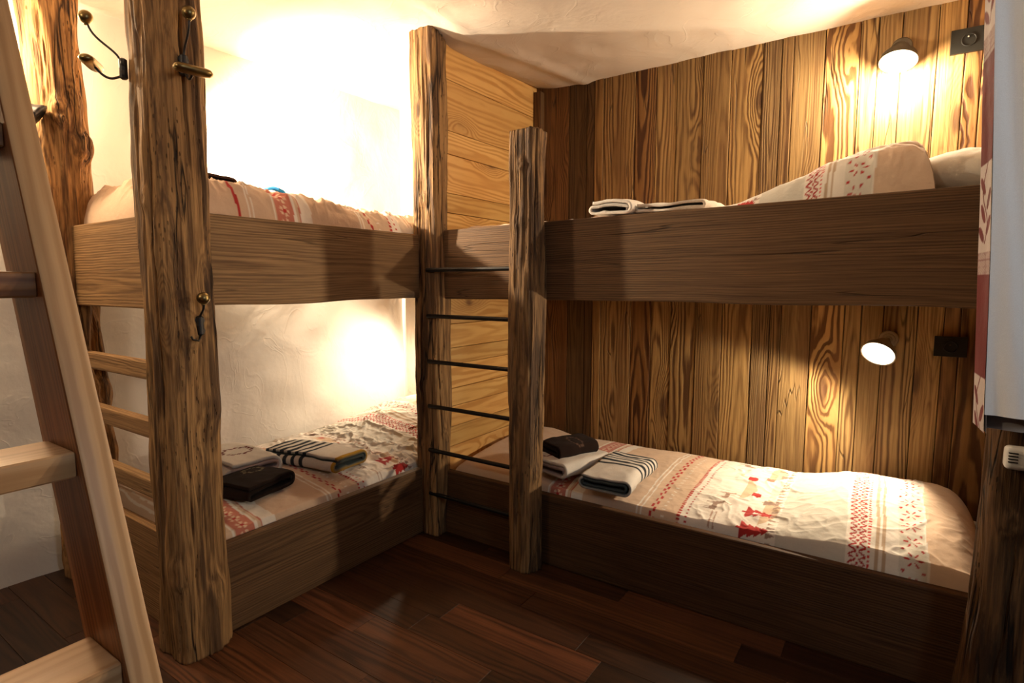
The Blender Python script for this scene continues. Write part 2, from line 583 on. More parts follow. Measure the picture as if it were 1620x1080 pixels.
# pine partition at the foot of the right bunk
PZ = [0.0, 0.14, 0.28, 0.411, 0.508, 0.608, 0.695, 0.812, 0.892, 1.007, 1.15, 1.33, 1.527, 1.617, 1.794, 1.899, 2.125, 2.42]
mb = MB()
for i in range(len(PZ) - 1):
    t = random.choice([0.9, 1.0, 1.08])
    mb.box((-1.775, 2.04, PZ[i] + 0.001), (-1.75 + random.uniform(-0.002, 0.002), 2.83, PZ[i + 1] - 0.001), 'y', 0.003, tn(t, 0.05, 0.03), seg=2)
mb.box((-1.80, 2.04, 0.0), (-1.776, 2.83, 2.42), 'y', 0, (0.8, 0.8, 0.8))
struct(mb.build('wall_partition', M['pine']))

# white plaster wall (slightly wavy)
nu, nv = 120, 70
uy, uz = np.meshgrid(np.linspace(-1.2, 2.9, nu), np.linspace(-0.02, 2.42, nv), indexing='ij')
wx = -2.868 + (uy - 0.7) * (0.075 / 2.1) + 0.010 * fbm(uy * 1.5, uz * 1.5, 0, 3, 3) + 0.0035 * fbm(uy * 6, uz * 6, 0, 9, 3)
v = np.stack([wx, uy, uz], -1).reshape(-1, 3)
vb = v.copy()
vb[:, 0] = -3.02
k = len(v)
F = grid_faces(nu, nv)
mb = MB()
mb.add(v, F)
mb.add(vb, [q[::-1] for q in F])
struct(mb.build('wall_left', M['plaster'], smooth=True))
# end wall behind the head of the left bunk
mb = MB()
mb.box((-2.9, 2.79, 0), (-1.80, 2.88, 2.42), 'x', 0.0)
struct(mb.build('wall_bunk_end', M['plaster']))
mb = MB()
mb.box((0.40, 1.9, 0), (0.47, 2.85, 2.42), 'z', 0.0, (0.8, 0.75, 0.7))
struct(mb.build('wall_right', M['reclaimed']))

mb = MB()
mb.box((0.475, 1.93, 0), (1.15, 1.99, 2.42), 'z', 0.0)
struct(mb.build('wall_right_return', M['plaster']))

# hand-trowelled ceiling: lower to the right of a ridge that leaves the corner post
nu, nv = 150, 150
ux, uy = np.meshgrid(np.linspace(-2.98, 1.15, nu), np.linspace(-1.2, 2.9, nv), indexing='ij')
# signed distance to the ridge line from (-1.64,1.90) to (-1.43,2.89)
dx, dy = 0.21, 0.99
sd = ((ux + 1.64) * dy - (uy - 1.90) * dx) / math.hypot(dx, dy)
left = 1 - sstep(-0.45, -0.02, sd)
front = 1 - sstep(1.85, 2.1, uy)
z = 2.268 + 0.07 * np.clip(left * sstep(0.0, 0.6, -sd) + front * (1 - sstep(-1.8, -1.2, ux)), 0, 1)
z = z - 0.010 * np.exp(-(sd / 0.035) ** 2) * sstep(1.7, 1.95, uy)
z = z + 0.006 * fbm(ux * 2.2, uy * 2.2, 0, 21, 3) + 0.0022 * fbm(ux * 9, uy * 9, 0, 25, 3)
mb = MB()
v = np.stack([ux, uy, z], -1).reshape(-1, 3)
vb = v.copy()
vb[:, 2] = 2.5
F = grid_faces(nu, nv)
mb.add(v, F)
mb.add(vb, [q[::-1] for q in F])
struct(mb.build('ceiling', M['ceil'], smooth=True))


# ------------------------------------------------------------------ hewn posts
def log_post(mb, c, size, z0, z1, seed, pw=5.0, flare=0.0, rough=1.0, knots=(), lean=(0, 0), cracks=None, tone=(1, 1, 1), taper=0.0, notch=None):
    n = 170
    m = int((z1 - z0) / 0.0068)
    th = np.linspace(0, 2 * PI, n, endpoint=False)
    zz = np.linspace(z0, z1, m)
    T, Z = np.meshgrid(th, zz, indexing='ij')
    ct, sn_ = np.cos(T), np.sin(T)
    a, b = size[0] / 2, size[1] / 2
    r = (np.abs(ct / a) ** pw + np.abs(sn_ / b) ** pw) ** (-1 / pw)
    X, Y = ct, sn_
    # broad undulation, hewing facets, weathered grooves along the grain
    d = 0.010 * rough * fbm(X * 1.3, Y * 1.3, Z * 2.6, seed, 3)
    d = d + 0.0032 * rough * fbm(X * 4.5, Y * 4.5, Z * 3.2, seed + 5, 3)
    d = d + 0.0022 * fbm(X * 22, Y * 22, Z * 2.0, seed + 9, 3)
    corner = np.clip((np.abs(ct * sn_) * 2) ** 3, 0, 1)
    d = d - corner * 0.006 * rough * np.clip(fbm(X * 2, Y * 2, Z * 6.0, seed + 13, 3), 0, 2)
    rc = random.Random(seed)
    for k in range(5 if cracks is None else cracks):
        t0 = rc.uniform(0, 2 * PI)
        z_a = rc.uniform(z0 - 0.3, z1 - 0.5)
        z_b = z_a + rc.uniform(0.5, 1.4)
        cen = t0 + 0.16 * vn(zz * 2.2, 0 * zz, 0, seed + k * 3) + 0.03 * vn(zz * 14, 0 * zz, 0, seed + k * 3 + 1)
        dd = np.abs((T - cen[None, :] + PI) % (2 * PI) - PI)
        amp = sstep(z_a, z_a + 0.15, zz) * (1 - sstep(z_b - 0.15, z_b, zz))
        d = d - 0.013 * np.exp(-(dd / 0.036) ** 2) * amp[None, :]
    for (tk, zk, sk, hk) in knots:
        dd = np.abs((T - tk + PI) % (2 * PI) - PI) * r
        q = np.sqrt(dd ** 2 + ((Z - zk) * 0.8) ** 2) / sk
        d = d + hk * np.exp(-(q ** 2) * 1.5) - 0.6 * hk * np.exp(-(q / 0.35) ** 2)
    R = (r + d) * (1 - taper * (Z - z0) / (z1 - z0))
    if flare:
        R = R + flare * (1 - sstep(z0, z0 + 0.55, Z)) ** 1.5
    xo = lean[0] * (Z - z0) + 0.006 * rough * vn(Z * 1.7, 0 * Z, 0, seed + 40)
    yo = lean[1] * (Z - z0) + 0.006 * rough * vn(Z * 1.7, 0 * Z + 9, 0, seed + 41)
    PXx = c[0] + R * ct + xo
    PYy = c[1] + R * sn_ + yo
    endz = 0.004 * vn(X * 3, Y * 3, 0, seed + 50) + 0.006 * vn(X * 9, Y * 9, 0, seed + 51)
    ZZ = Z + np.where(Z > z1 - 0.004, endz - 0.008, 0)
    if notch:
        dn = np.abs((T - notch[0] + PI) % (2 * PI) - PI)
        ZZ = np.where(dn < notch[1], np.minimum(ZZ, z1 - notch[2] + 0.006 * vn(X * 9, Y * 9, 0, seed + 60)), ZZ)
    V = np.stack([PXx, PYy, ZZ], -1).reshape(-1, 3)
    F = grid_faces(n, m, True)
    k = len(V)
    ctop = np.array([[c[0] + lean[0] * (z1 - z0), c[1] + lean[1] * (z1 - z0), z1 - 0.006], [c[0], c[1], z0]])
    V = np.concatenate([V, ctop])
    for i in range(n):
        j = (i + 1) % n
        F.append((i * m + m - 1, j * m + m - 1, k))
        F.append((j * m, i * m, k + 1))
    wc = np.stack([V[:, 2] + seed * 3.7, V[:, 0] - c[0] + 0.03, V[:, 1] - c[1] - 0.025], 1)
    mb.add(V, F, wc, tone)


# ------------------------------------------------------------------ left bunk bed
LB = empty('bunk_bed', (-2.3, 1.8, 0), 'built-in bunk bed of tan boards and hewn log posts along the white plaster wall', 'bunk bed')
mb = MB()
log_post(mb, (-1.868, 0.888), (0.175, 0.18), 0.0, 2.335, 3, pw=4.2, flare=0.004, rough=1.0,
         knots=[(-0.25, 1.04, 0.035, 0.012), (0.35, 0.80, 0.045, 0.012), (-1.35, 1.45, 0.03, 0.012), (-0.9, 0.30, 0.05, 0.012), (0.3, 0.2, 0.05, 0.01), (-0.4, 1.95, 0.03, 0.01)], cracks=9, taper=0.07)
mb.build('post', M['log'], LB, smooth=True)
mb = MB()
log_post(mb, (-2.690, 0.878), (0.145, 0.15), 0.0, 2.335, 8, pw=3.6, flare=0.015, rough=1.7,
         knots=[(-0.2, 1.83, 0.045, 0.028), (0.7, 1.72, 0.045, 0.03), (0.4, 0.76, 0.06, 0.035), (-0.7, 1.2, 0.04, 0.02), (0.6, 0.5, 0.05, 0.02)], cracks=7, tone=(1.1, 1.02, 0.9))
mb.build('post', M['log'], LB, smooth=True)
mb = MB()
log_post(mb, (-1.812, 1.992), (0.15, 0.105), 0.0, 2.325, 14, pw=7.0, flare=0.0, rough=0.8, knots=[(-1.6, 1.58, 0.03, 0.01), (-1.9, 0.72, 0.03, 0.012)], cracks=10, notch=(0.5, 0.75, 0.035))
mb.build('post', M['log'], LB, smooth=True)
# small wedges between the corner post and the ceiling
mb = MB()
mb.box((-1.775, 1.97, 2.318), (-1.735, 2.03, 2.345), 'x', 0.002, (1.1, 1, 0.9))
mb.build('wedge', M['pine'], LB)
mb = MB()
mb.box((-1.905, 1.97, 2.285), (-1.888, 2.02, 2.335), 'x', 0.002, (1.1, 1, 0.9))
mb.build('wedge', M['pine'], LB)


def wavy(axis, amp, seed):
    """slight waney edge on the lower side of a board"""
    ai = 'xyz'.index(axis)

    def f(V):
        V = V.copy()
        zmin = V[:, 2].min()
        low = V[:, 2] < zmin + 0.03
        V[low, 2] += amp * vn(V[low, ai] * 3.1, 0 * V[low, ai], 0, seed)
        return V
    return f


mb = MB()
mb.box((-1.875, 0.965, 1.128), (-1.840, 1.945, 1.424), 'y', 0.005, (1.02, 1.0, 0.95), seg=2, cuts=30, warp=wavy('y', 0.006, 3))
mb.build('upper_front_board', M['board'], LB)
mb = MB()
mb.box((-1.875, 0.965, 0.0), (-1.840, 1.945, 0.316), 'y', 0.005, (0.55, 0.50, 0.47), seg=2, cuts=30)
mb.build('lower_front_board', M['board'], LB)
mb = MB()
mb.box((-2.625, 0.865, 1.116), (-1.94, 0.898, 1.418), 'x', 0.005, (1.15, 1.12, 1.05), seg=2)
mb.build('upper_end_board', M['board'], LB)
mb = MB()
mb.box((-2.625, 0.865, 0.0), (-1.94, 0.898, 0.345), 'x', 0.005, (1.1, 1.05, 1.0), seg=2)
mb.build('lower_end_board', M['board'], LB)
for zt in (0.938, 0.735, 0.522):
    mb = MB()
    mb.box((-2.64, 0.862, zt - 0.061), (-1.94, 0.900, zt), 'x', 0.005, tn(1.3, 0.05, 0.02), seg=2)
    mb.build('rung', M['board'], LB)
for zb in (1.135, 0.06):
    mb = MB()
    mb.box((-2.77, 0.92, zb), (-1.88, 2.775, zb + 0.022), 'y', 0.002, (0.9, 0.9, 0.9))
    mb.build('mattress_base', M['pine'], LB)

# ------------------------------------------------------------------ right bunk bed
RB = empty('bunk_bed', (-0.75, 2.4, 0), 'built-in bunk bed of dark brown boards along the vertical plank wall, with black rungs', 'bunk bed')
mb = MB()
log_post(mb, (-1.241, 1.938), (0.112, 0.118), 0.0, 1.80, 23, pw=6.0, rough=0.9, knots=[(-1.5, 1.66, 0.022, 0.01), (-1.8, 1.44, 0.025, 0.008), (-0.2, 0.42, 0.03, 0.012)], cracks=8, tone=(0.74, 0.73, 0.74))
mb.build('post', M['log'], RB, smooth=True)
mb = MB()
log_post(mb, (0.302, 1.915), (0.165, 0.16), 0.0, 2.262, 31, pw=5.0, flare=0.02, rough=0.9, knots=[(-1.9, 0.6, 0.03, 0.01)], cracks=7, tone=(0.34, 0.30, 0.28))
mb.build('post', M['log'], RB, smooth=True)
mb = MB()
mb.box((-1.748, 2.0, 1.131), (0.222, 2.034, 1.454), 'x', 0.007, (0.54, 0.48, 0.45), seg=3, cuts=50, warp=lambda V: np.stack([V[:, 0], V[:, 1], np.where(V[:, 2] > 1.3, V[:, 2] + (V[:, 0] + 0.8) * 0.012, V[:, 2] + 0.004 * vn(V[:, 0] * 3, 0 * V[:, 0], 0, 77))], 1))
mb.build('upper_front_board', M['board'], RB)
mb = MB()
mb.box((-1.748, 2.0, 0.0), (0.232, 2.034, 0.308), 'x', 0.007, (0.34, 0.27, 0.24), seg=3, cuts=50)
mb.build('lower_front_board', M['board'], RB)
for i in range(6):
    mb = MB()
    zr = 0.208 + 0.2105 * i
    mb.tube([(-1.785, 1.936, zr), (-1.285, 1.936, zr)], 0.0095, 14)
    mb.build('rung', M['rung'], RB, smooth=True, angle=0.9)
for zb in (1.14, 0.06):
    mb = MB()
    mb.box((-1.74, 2.036, zb), (0.395, 2.82, zb + 0.022), 'x', 0.002, (0.9, 0.9, 0.9))
    mb.build('mattress_base', M['pine'], RB)


# ------------------------------------------------------------------ mattresses
def mattress(lo, hi, label):
    mb = MB()
    mb.box(lo, hi, 'x', 0.035, seg=4)
    o = mb.build('mattress', M['mattress'], smooth=True)
    tag(o, label, 'mattress', 'mattresses in the bunks')
    c = [(lo[0] + hi[0]) / 2, (lo[1] + hi[1]) / 2, lo[2]]
    o.data.transform(Matrix.Translation([-q for q in c]))
    o.location = c
    return o


mattress((-2.765, 0.925, 0.083), (-1.882, 2.765, 0.27), 'mattress under the bedding of the lower bunk by the white wall')
mattress((-2.765, 0.925, 1.158), (-1.882, 2.765, 1.40), 'mattress under the bedding of the upper bunk by the white wall')
mattress((-1.735, 2.04, 0.083), (0.385, 2.80, 0.275), 'mattress under the bedding of the lower bunk by the plank wall')
mattress((-1.735, 2.04, 1.163), (0.385, 2.80, 1.40), 'mattress under the bedding of the upper bunk by the plank wall')

# ------------------------------------------------------------------ printed bed linen
TAN = np.array((0.62, 0.45, 0.325))
WHT = np.array((0.78, 0.715, 0.64))
RED = np.array((0.42, 0.022, 0.022))
SAL = np.array((0.50, 0.17, 0.12))
GRB = np.array((0.30, 0.20, 0.155))
BEI = np.array((0.62, 0.45, 0.31))
GRY = np.array((0.60, 0.56, 0.49))


def inpoly(u, v, poly):
    c = np.zeros(u.shape, bool)
    n = len(poly)
    for i in range(n):
        x1, y1 = poly[i]
        x2, y2 = poly[(i + 1) % n]
        if y1 == y2:
            continue
        k = ((y1 > v) != (y2 > v)) & (u < (x2 - x1) * (v - y1) / (y2 - y1) + x1)
        c ^= k
    return c


def xf(poly, u0, v0, s, up=True, flip=False):
    """motif drawn with x right, y up; in bed coordinates 'up' of the motif points to +u (the head)"""
    out = []
    for (x, y_) in poly:
        x = -x if flip else x
        out.append((u0 + y_ * s, v0 - x * s))
    return out


DEER = [(-.5, .35), (-.45, .55), (-.2, .6), (.2, .56), (.35, .8), (.3, .95), (.42, .92), (.6, .84), (.48, .72), (.42, .42), (.36, .3), (.36, -.05), (.3, -.05), (.28, .25), (.22, .25), (.2, -.05), (.14, -.05), (.15, .3),
        (-.25, .32), (-.28, -.05), (-.34, -.05), (-.34, .25), (-.4, .25), (-.44, -.05), (-.5, -.05), (-.48, .3)]
ANTL = [(.3, .95), (.2, 1.2), (.27, 1.2), (.3, 1.05), (.36, 1.25), (.42, 1.25), (.36, .95)]
TREE = [(0, 1), (.16, .78), (.09, .78), (.25, .55), (.15, .55), (.33, .3), (.2, .3), (.42, .05), (.05, .05), (.05, -.08), (-.05, -.08), (-.05, .05), (-.42, .05), (-.2, .3), (-.33, .3), (-.15, .55), (-.25, .55), (-.09, .78), (-.16, .78)]
HOUSE = [(-.5, 0), (-.5, .4), (-.62, .4), (-.4, .78), (.4, .78), (.62, .4), (.5, .4), (.5, 0)]
HILL = [(-1, 0), (-.7, .3), (-.2, .5), (.3, .42), (.8, .2), (1, 0)]


def print_colour(u, v):
    """u along the bed (foot -1.75 .. head .35), v from the open side (0) to the wall"""
    c = np.empty(u.shape + (3,))
    c[:] = TAN

    def put(mask, col):
        c[mask] = col
    wob = 0.002 * np.sin(v * 90)
    put(np.abs(u + 1.34) < 0.006, RED)
    for a in (-1.30, -1.285):
        put(np.abs(u - a) < 0.0025, WHT)
    put((u > -1.200) & (u < -1.192), WHT)
    band = (u > -1.188) & (u < -1.115)
    put(band, SAL)
    vv = (v / 0.05) % 1 - 0.5
    uu = (u + 1.1515) / 0.05
    put(band & (np.hypot(uu, vv) < 0.42) & (np.cos(5 * np.arctan2(vv, uu)) > -0.2), TAN * 1.15)
    put(band & (np.hypot(uu, vv) < 0.16), RED)
    put((u > -1.115) & (u < -1.104), WHT)
    put((u > -1.092) & (u < -1.086), SAL)
    put((u > -1.086) & (u < -1.035), WHT)
    for a in (-0.797, -0.780):
        put(np.abs(u - a) < 0.003, WHT)
    zz = -0.737 + 0.006 * np.sign(np.sin(v * 2 * PI / 0.045))
    put(np.abs(u - zz) < 0.005, RED)
    put((np.abs(u + 0.695) < 0.006) & ((v / 0.03) % 1 < 0.22), WHT)
    put(u > -0.632, WHT)
    put((np.abs(u + 0.634) < 0.006) & ((v / 0.016) % 1 < 0.62), RED)
    put(np.hypot((u + 0.606), ((v / 0.022) % 1 - 0.5) * 0.022) < 0.0045, RED)
    scene = (u > -0.60) & (u < -0.30)
    for (pl, u0, v0, s, col, fl) in [
        (HILL, -0.40, 0.60, 0.13, BEI, 0), (HILL, -0.46, 0.36, 0.10, BEI, 0), (HILL, -0.36, 0.20, 0.11, BEI, 0), (HILL, -0.36, 0.42, 0.10, GRY, 0),
        (DEER, -0.55, 0.68, 0.075, GRB, 0), (ANTL, -0.55, 0.68, 0.075, GRB, 0), (DEER, -0.555, 0.17, 0.07, GRB, 1), (ANTL, -0.555, 0.17, 0.07, GRB, 1),
        (DEER, -0.535, 0.27, 0.065, GRB * 1.3, 1), (ANTL, -0.535, 0.27, 0.065, GRB * 1.3, 1), (DEER, -0.52, 0.50, 0.05, BEI, 0),
        (HOUSE, -0.465, 0.47, 0.045, RED, 0), (HOUSE, -0.42, 0.33, 0.04, RED, 0), (HOUSE, -0.40, 0.50, 0.035, SAL, 0), (HOUSE, -0.38, 0.66, 0.04, SAL, 0),
        (TREE, -0.415, 0.165, 0.105, RED, 0), (TREE, -0.415, 0.06, 0.095, RED, 0), (TREE, -0.385, 0.165, 0.028, WHT, 0), (TREE, -0.37, 0.27, 0.06, GRB, 0), (TREE, -0.36, 0.57, 0.05, GRB, 0), (TREE, -0.365, 0.75, 0.06, GRB, 0)]:
        put(scene & inpoly(u, v, xf(pl, u0, v0, s, flip=bool(fl))), col)
    put((np.abs(u + 0.52) < 0.0025) & (v > 0.03) & (v < 0.13), GRB * 1.6)
    put((np.abs(u + 0.505) < 0.0025) & (v > 0.03) & (v < 0.13), GRB * 1.6)
    # little firs along the scalloped edge of the scene
    fp = (v / 0.03) % 1
    put((u > -0.330) & (u < -0.300) & (np.abs(fp - 0.5) < 0.30 * (1 - (u + 0.330) / 0.03)), GRB * 1.2)
    head = u > -0.30
    put(head & (u < -0.10), GRY)
    put(u > -0.10, WHT)
    # two columns of V marks with a dotted line between them
    for uc, flip in ((-0.080, 1), (-0.050, -1)):
        p = ((v / 0.026) % 1 - 0.5)
        q = (u - uc) / 0.011
        put((np.abs(q) < 1) & (np.abs(np.abs(p) - 0.26 * (1 + flip * q) * 0.9) < 0.13), RED * 0.9)
    put(np.hypot(u + 0.0645, ((v / 0.026) % 1 - 0.5) * 0.026) < 0.005, RED)
    put((np.abs(u + 0.032) < 0.004) & ((v / 0.014) % 1 < 0.5), RED * 1.4)
    put((u > -0.014) & (u < -0.004), BEI * 0.8)
    put((u > 0.004) & (u < 0.013), BEI * 0.8)
    # star band
    sb = (u > 0.048) & (u < 0.118)
    put(sb, GRY * 1.08)
    p = ((v / 0.074) % 1 - 0.5) * 0.074
    q = u - 0.083
    rr, an = np.hypot(p, q), np.arctan2(p, q)
    put(sb & (rr < 0.027) & (rr > 0.005) & (np.abs(((an / (PI / 3)) % 1) - 0.5) > 0.5 - 0.17 * np.sin(np.clip((rr - 0.005) / 0.022, 0, 1) * PI)), RED)
    p2 = (((v + 0.037) / 0.074) % 1 - 0.5) * 0.074
    put(sb & (np.hypot(p2, np.abs(q) - 0.026) < 0.005), RED)
    put((u > 0.118) & (u < 0.124), WHT)
    put(u > 0.124, TAN * 1.06)
    return np.clip(c, 0, 1)


def bed_cover(name, axis, lo, hi, zf, pat, label, step=0.0035, roll=0.05, drop=0.14, wr=1.0, wr_zone=None, seed=5, rolls=None, floor_z=None):
    """a soft cover over a mattress: domed sheet whose edges roll down; axis is the bed's long direction.
    lo/hi are (x,y); pat(u,v) colours; zf(x,y) is the height of its middle"""
    nx, ny = int((hi[0] - lo[0]) / step), int((hi[1] - lo[1]) / step)
    dense = lambda a_, b_, n_: np.unique(np.concatenate([np.linspace(a_, b_, n_), np.linspace(a_, a_ + 0.03, 26), np.linspace(b_ - 0.03, b_, 26)]))
    xs_, ys_ = dense(lo[0], hi[0], nx), dense(lo[1], hi[1], ny)
    nx, ny = len(xs_), len(ys_)
    X, Y = np.meshgrid(xs_, ys_, indexing='ij')
    rl = [roll] * 4 if rolls is None else rolls
    e = np.minimum(np.minimum((X - lo[0]) / rl[0], (hi[0] - X) / rl[1]), np.minimum((Y - lo[1]) / rl[2], (hi[1] - Y) / rl[3]))
    t = np.clip(1 - e, 0, 1)
    fall = 1 - np.sqrt(np.clip(1 - t ** 2, 0, 1))
    Z = zf(X, Y)
    wz = 1.0 if wr_zone is None else wr_zone(X, Y)
    n1 = fbm(X * 5, Y * 5, 0, seed, 3)
    rid = 1 - np.abs(fbm(X * 6 + n1 * 0.8, Y * 9 + n1 * 0.6, 0, seed + 8, 3))
    rid2 = 1 - np.abs(fbm(X * 13 + n1, Y * 10 - n1, 0, seed + 14, 3))
    ef = sstep(0.0, 1.6 if rolls else 0.5, e)
    Z = Z + ef * wr * (0.006 * n1 + wz * (0.010 * rid ** 3 + 0.006 * rid2 ** 3) + 0.0012 * fbm(X * 30, Y * 30, 0, seed + 20, 2))
    Z = Z - fall * drop
    if floor_z is not None:
        Z = np.maximum(Z, floor_z)
    Zs = zf(X, Y) - fall * drop
    if floor_z is not None:
        Zs = np.maximum(Zs, floor_z)

    def arc(P, ax):
        q = np.concatenate([np.zeros_like(np.take(P, [0], axis=ax)), np.cumsum(np.hypot(np.diff(P, axis=ax), np.diff(Zs, axis=ax)), axis=ax)], axis=ax)
        mid = q.shape[ax] // 2
        return q - np.take(q, [mid], axis=ax) + np.take(P, [mid], axis=ax)
    if axis == 'x':
        U, Vv = X, arc(Y, 1) - 2.0
    else:
        U, Vv = Y, -1.84 - arc(X, 0)
    dx = 0.004 * fbm(X * 7, Y * 7, 0, seed + 30, 2) + 0.012 * fbm(X * 2.5, Y * 2.5, 0, seed + 31, 2)
    Cc = pat(U + dx * wr, Vv + dx * 0.5)
    V = np.stack([X, Y, Z], -1).reshape(-1, 3)
    F = grid_faces(nx, ny)
    # closing underside
    k = len(V)
    zb = float(Z.min()) - 0.002
    rim = [i * ny for i in range(nx)] + [(nx - 1) * ny + j for j in range(1, ny)] + [i * ny + ny - 1 for i in range(nx - 2, -1, -1)] + [j for j in range(ny - 2, 0, -1)]
    VB = V[rim].copy()
    VB[:, 2] = zb
    V2 = np.concatenate([V, VB])
    m = len(rim)
    for i in range(m):
        j = (i + 1) % m
        F.append((rim[i], rim[j], k + j, k + i))
    F.append(tuple(range(k, k + m))[::-1])
    C2 = np.concatenate([Cc.reshape(-1, 3), Cc.reshape(-1, 3)[rim]])
    mb = MB()
    mb.add(V2, F, None, (1, 1, 1), C2)
    o = mb.build(name, M['duvet'], smooth=True)
    c = ((lo[0] + hi[0]) / 2, (lo[1] + hi[1]) / 2, zb)
    o.data.transform(Matrix.Translation([-q for q in c]))
    o.location = c
    return tag(o, label, 'duvet', 'printed duvets on the bunks')


# lower right
def z_lr(X, Y):
    z = 0.322 + 0.046 * np.sin(np.clip((Y - 2.03) / 0.77, 0, 1) * PI) ** 0.7 + 0.02 * sstep(2.2, 2.7, Y)
    z = z + 0.075 * sstep(-0.36, -0.05, X) * (1 - 0.45 * sstep(0.10, 0.30, X)) * (0.25 + 0.75 * np.sin(np.clip((Y - 2.03) / 0.8, 0, 1) * PI) ** 0.8)
    z = z + 0.02 * sstep(2.55, 2.8, Y) * (1 - sstep(-1.6, -1.45, X))
    return z


bed_cover('duvet', 'x', (-1.742, 2.036), (0.285, 2.815), z_lr, print_colour, 'duvet with red firs and reindeer on the lower bunk by the plank wall', step=0.0033,
          roll=0.06, rolls=(0.06, 0.09, 0.022, 0.06), drop=0.13, wr=0.8, wr_zone=lambda X, Y: 0.12 + 0.9 * np.exp(-((X + 0.42) / 0.16) ** 2) + 0.35 * sstep(-0.3, -0.1, X) + 0.8 * sstep(0.14, 0.25, X), seed=5, floor_z=0.277)


# lower left: same print, its pattern shifted along the bed
def z_ll(X, Y):
    z = 0.322 + 0.046 * np.sin(np.clip((-1.87 - X) / 0.9, 0, 1) * PI) ** 0.7 + 0.02 * sstep(-2.1, -2.6, -np.abs(X))
    return z + 0.13 * sstep(1.95, 2.45, Y) * (0.25 + 0.75 * np.sin(np.clip((-1.87 - X) / 0.9, 0, 1) * PI))


bed_cover('duvet', 'y', (-2.775, 0.91), (-1.880, 2.77), z_ll, lambda u, v: print_colour(u - 2.235, v), 'crumpled cream and tan printed duvet on the lower bunk by the white wall', step=0.0042,
          roll=0.06, rolls=(0.06, 0.022, 0.05, 0.06), drop=0.13, wr=1.0, wr_zone=lambda X, Y: 0.1 + 1.5 * np.exp(-((Y - 1.9) / 0.26) ** 2) + 0.4 * sstep(1.9, 2.3, Y), seed=41, floor_z=0.272)


# upper left
def z_ul(X, Y):
    return 1.512 + 0.02 * np.sin(np.clip((-1.84 - X) / 0.9, 0, 1) * PI) + 0.02 * np.exp(-((Y - 1.05) / 0.25) ** 2) - 0.012 * sstep(1.5, 2.2, Y)


bed_cover('duvet', 'y', (-2.70, 0.905), (-1.878, 2.77), z_ul, lambda u, v: print_colour(u - 2.45, v), 'pale pink printed duvet on the upper bunk by the white wall', step=0.0050,
          roll=0.085, drop=0.13, wr=2.0, wr_zone=lambda X, Y: 0.9 + 0 * X, seed=61, floor_z=1.402)


# upper right: folded back over itself towards the head
def z_ur(X, Y):
    z = 1.455 + 0.018 * np.sin(np.clip((Y - 2.03) / 0.77, 0, 1) * PI)
    return z + 0.175 * sstep(-0.62, -0.02, X) * (0.75 + 0.25 * np.sin(np.clip((Y - 2.0) / 0.8, 0, 1) * PI))


bed_cover('duvet', 'x', (-1.742, 2.040), (0.075, 2.815), z_ur, lambda u, v: print_colour(u + 0.20 * sstep(-0.7, -0.1, u), v), 'rumpled printed duvet turned back in a hump on the upper bunk by the plank wall', step=0.0045,
          roll=0.07, drop=0.16, wr=1.3, wr_zone=lambda X, Y: 0.1 + 0.5 * sstep(-0.5, 0.0, X), seed=71, floor_z=1.402)


def pillow(c, size, label, seed, rot=0.0, tilt=0.0):
    n = 70
    a = np.linspace(-1, 1, n)
    U, V = np.meshgrid(a, a, indexing='ij')
    prof = np.clip((1 - np.abs(U) ** 2.6), 0, 1) ** 0.5 * np.clip((1 - np.abs(V) ** 2.6), 0, 1) ** 0.5
    wr = 0.05 * fbm(U * 3, V * 3, 0, seed, 4)
    pinch = 1 - 0.06 * (U ** 2) * (1 - V ** 2) - 0.0 * U
    pv = 1 - 0.06 * (V ** 2) * (1 - U ** 2)
    mb = MB()
    for s in (1, -1):
        Z = s * prof * size[2] / 2 * (1 + wr * 1.5)
        P = np.stack([U * size[0] / 2 * pv, V * size[1] / 2 * pinch, Z], -1).reshape(-1, 3)
        mb.add(P, grid_faces(n, n))
    o = mb.build('pillow', M['white_cotton'], smooth=True)
    bm = bmesh.new()
    bm.from_mesh(o.data)
    bmesh.ops.remove_doubles(bm, verts=bm.verts, dist=0.0005)
    bmesh.ops.recalc_face_normals(bm, faces=bm.faces)
    bm.to_mesh(o.data)
    bm.free()
    o.location = c
    o.rotation_euler = (0, tilt, rot)
    return tag(o, label, 'pillow')


pillow((0.185, 2.42, 1.515), (0.40, 0.70, 0.20), 'plump cream pillow at the head of the upper bunk by the plank wall', 5)


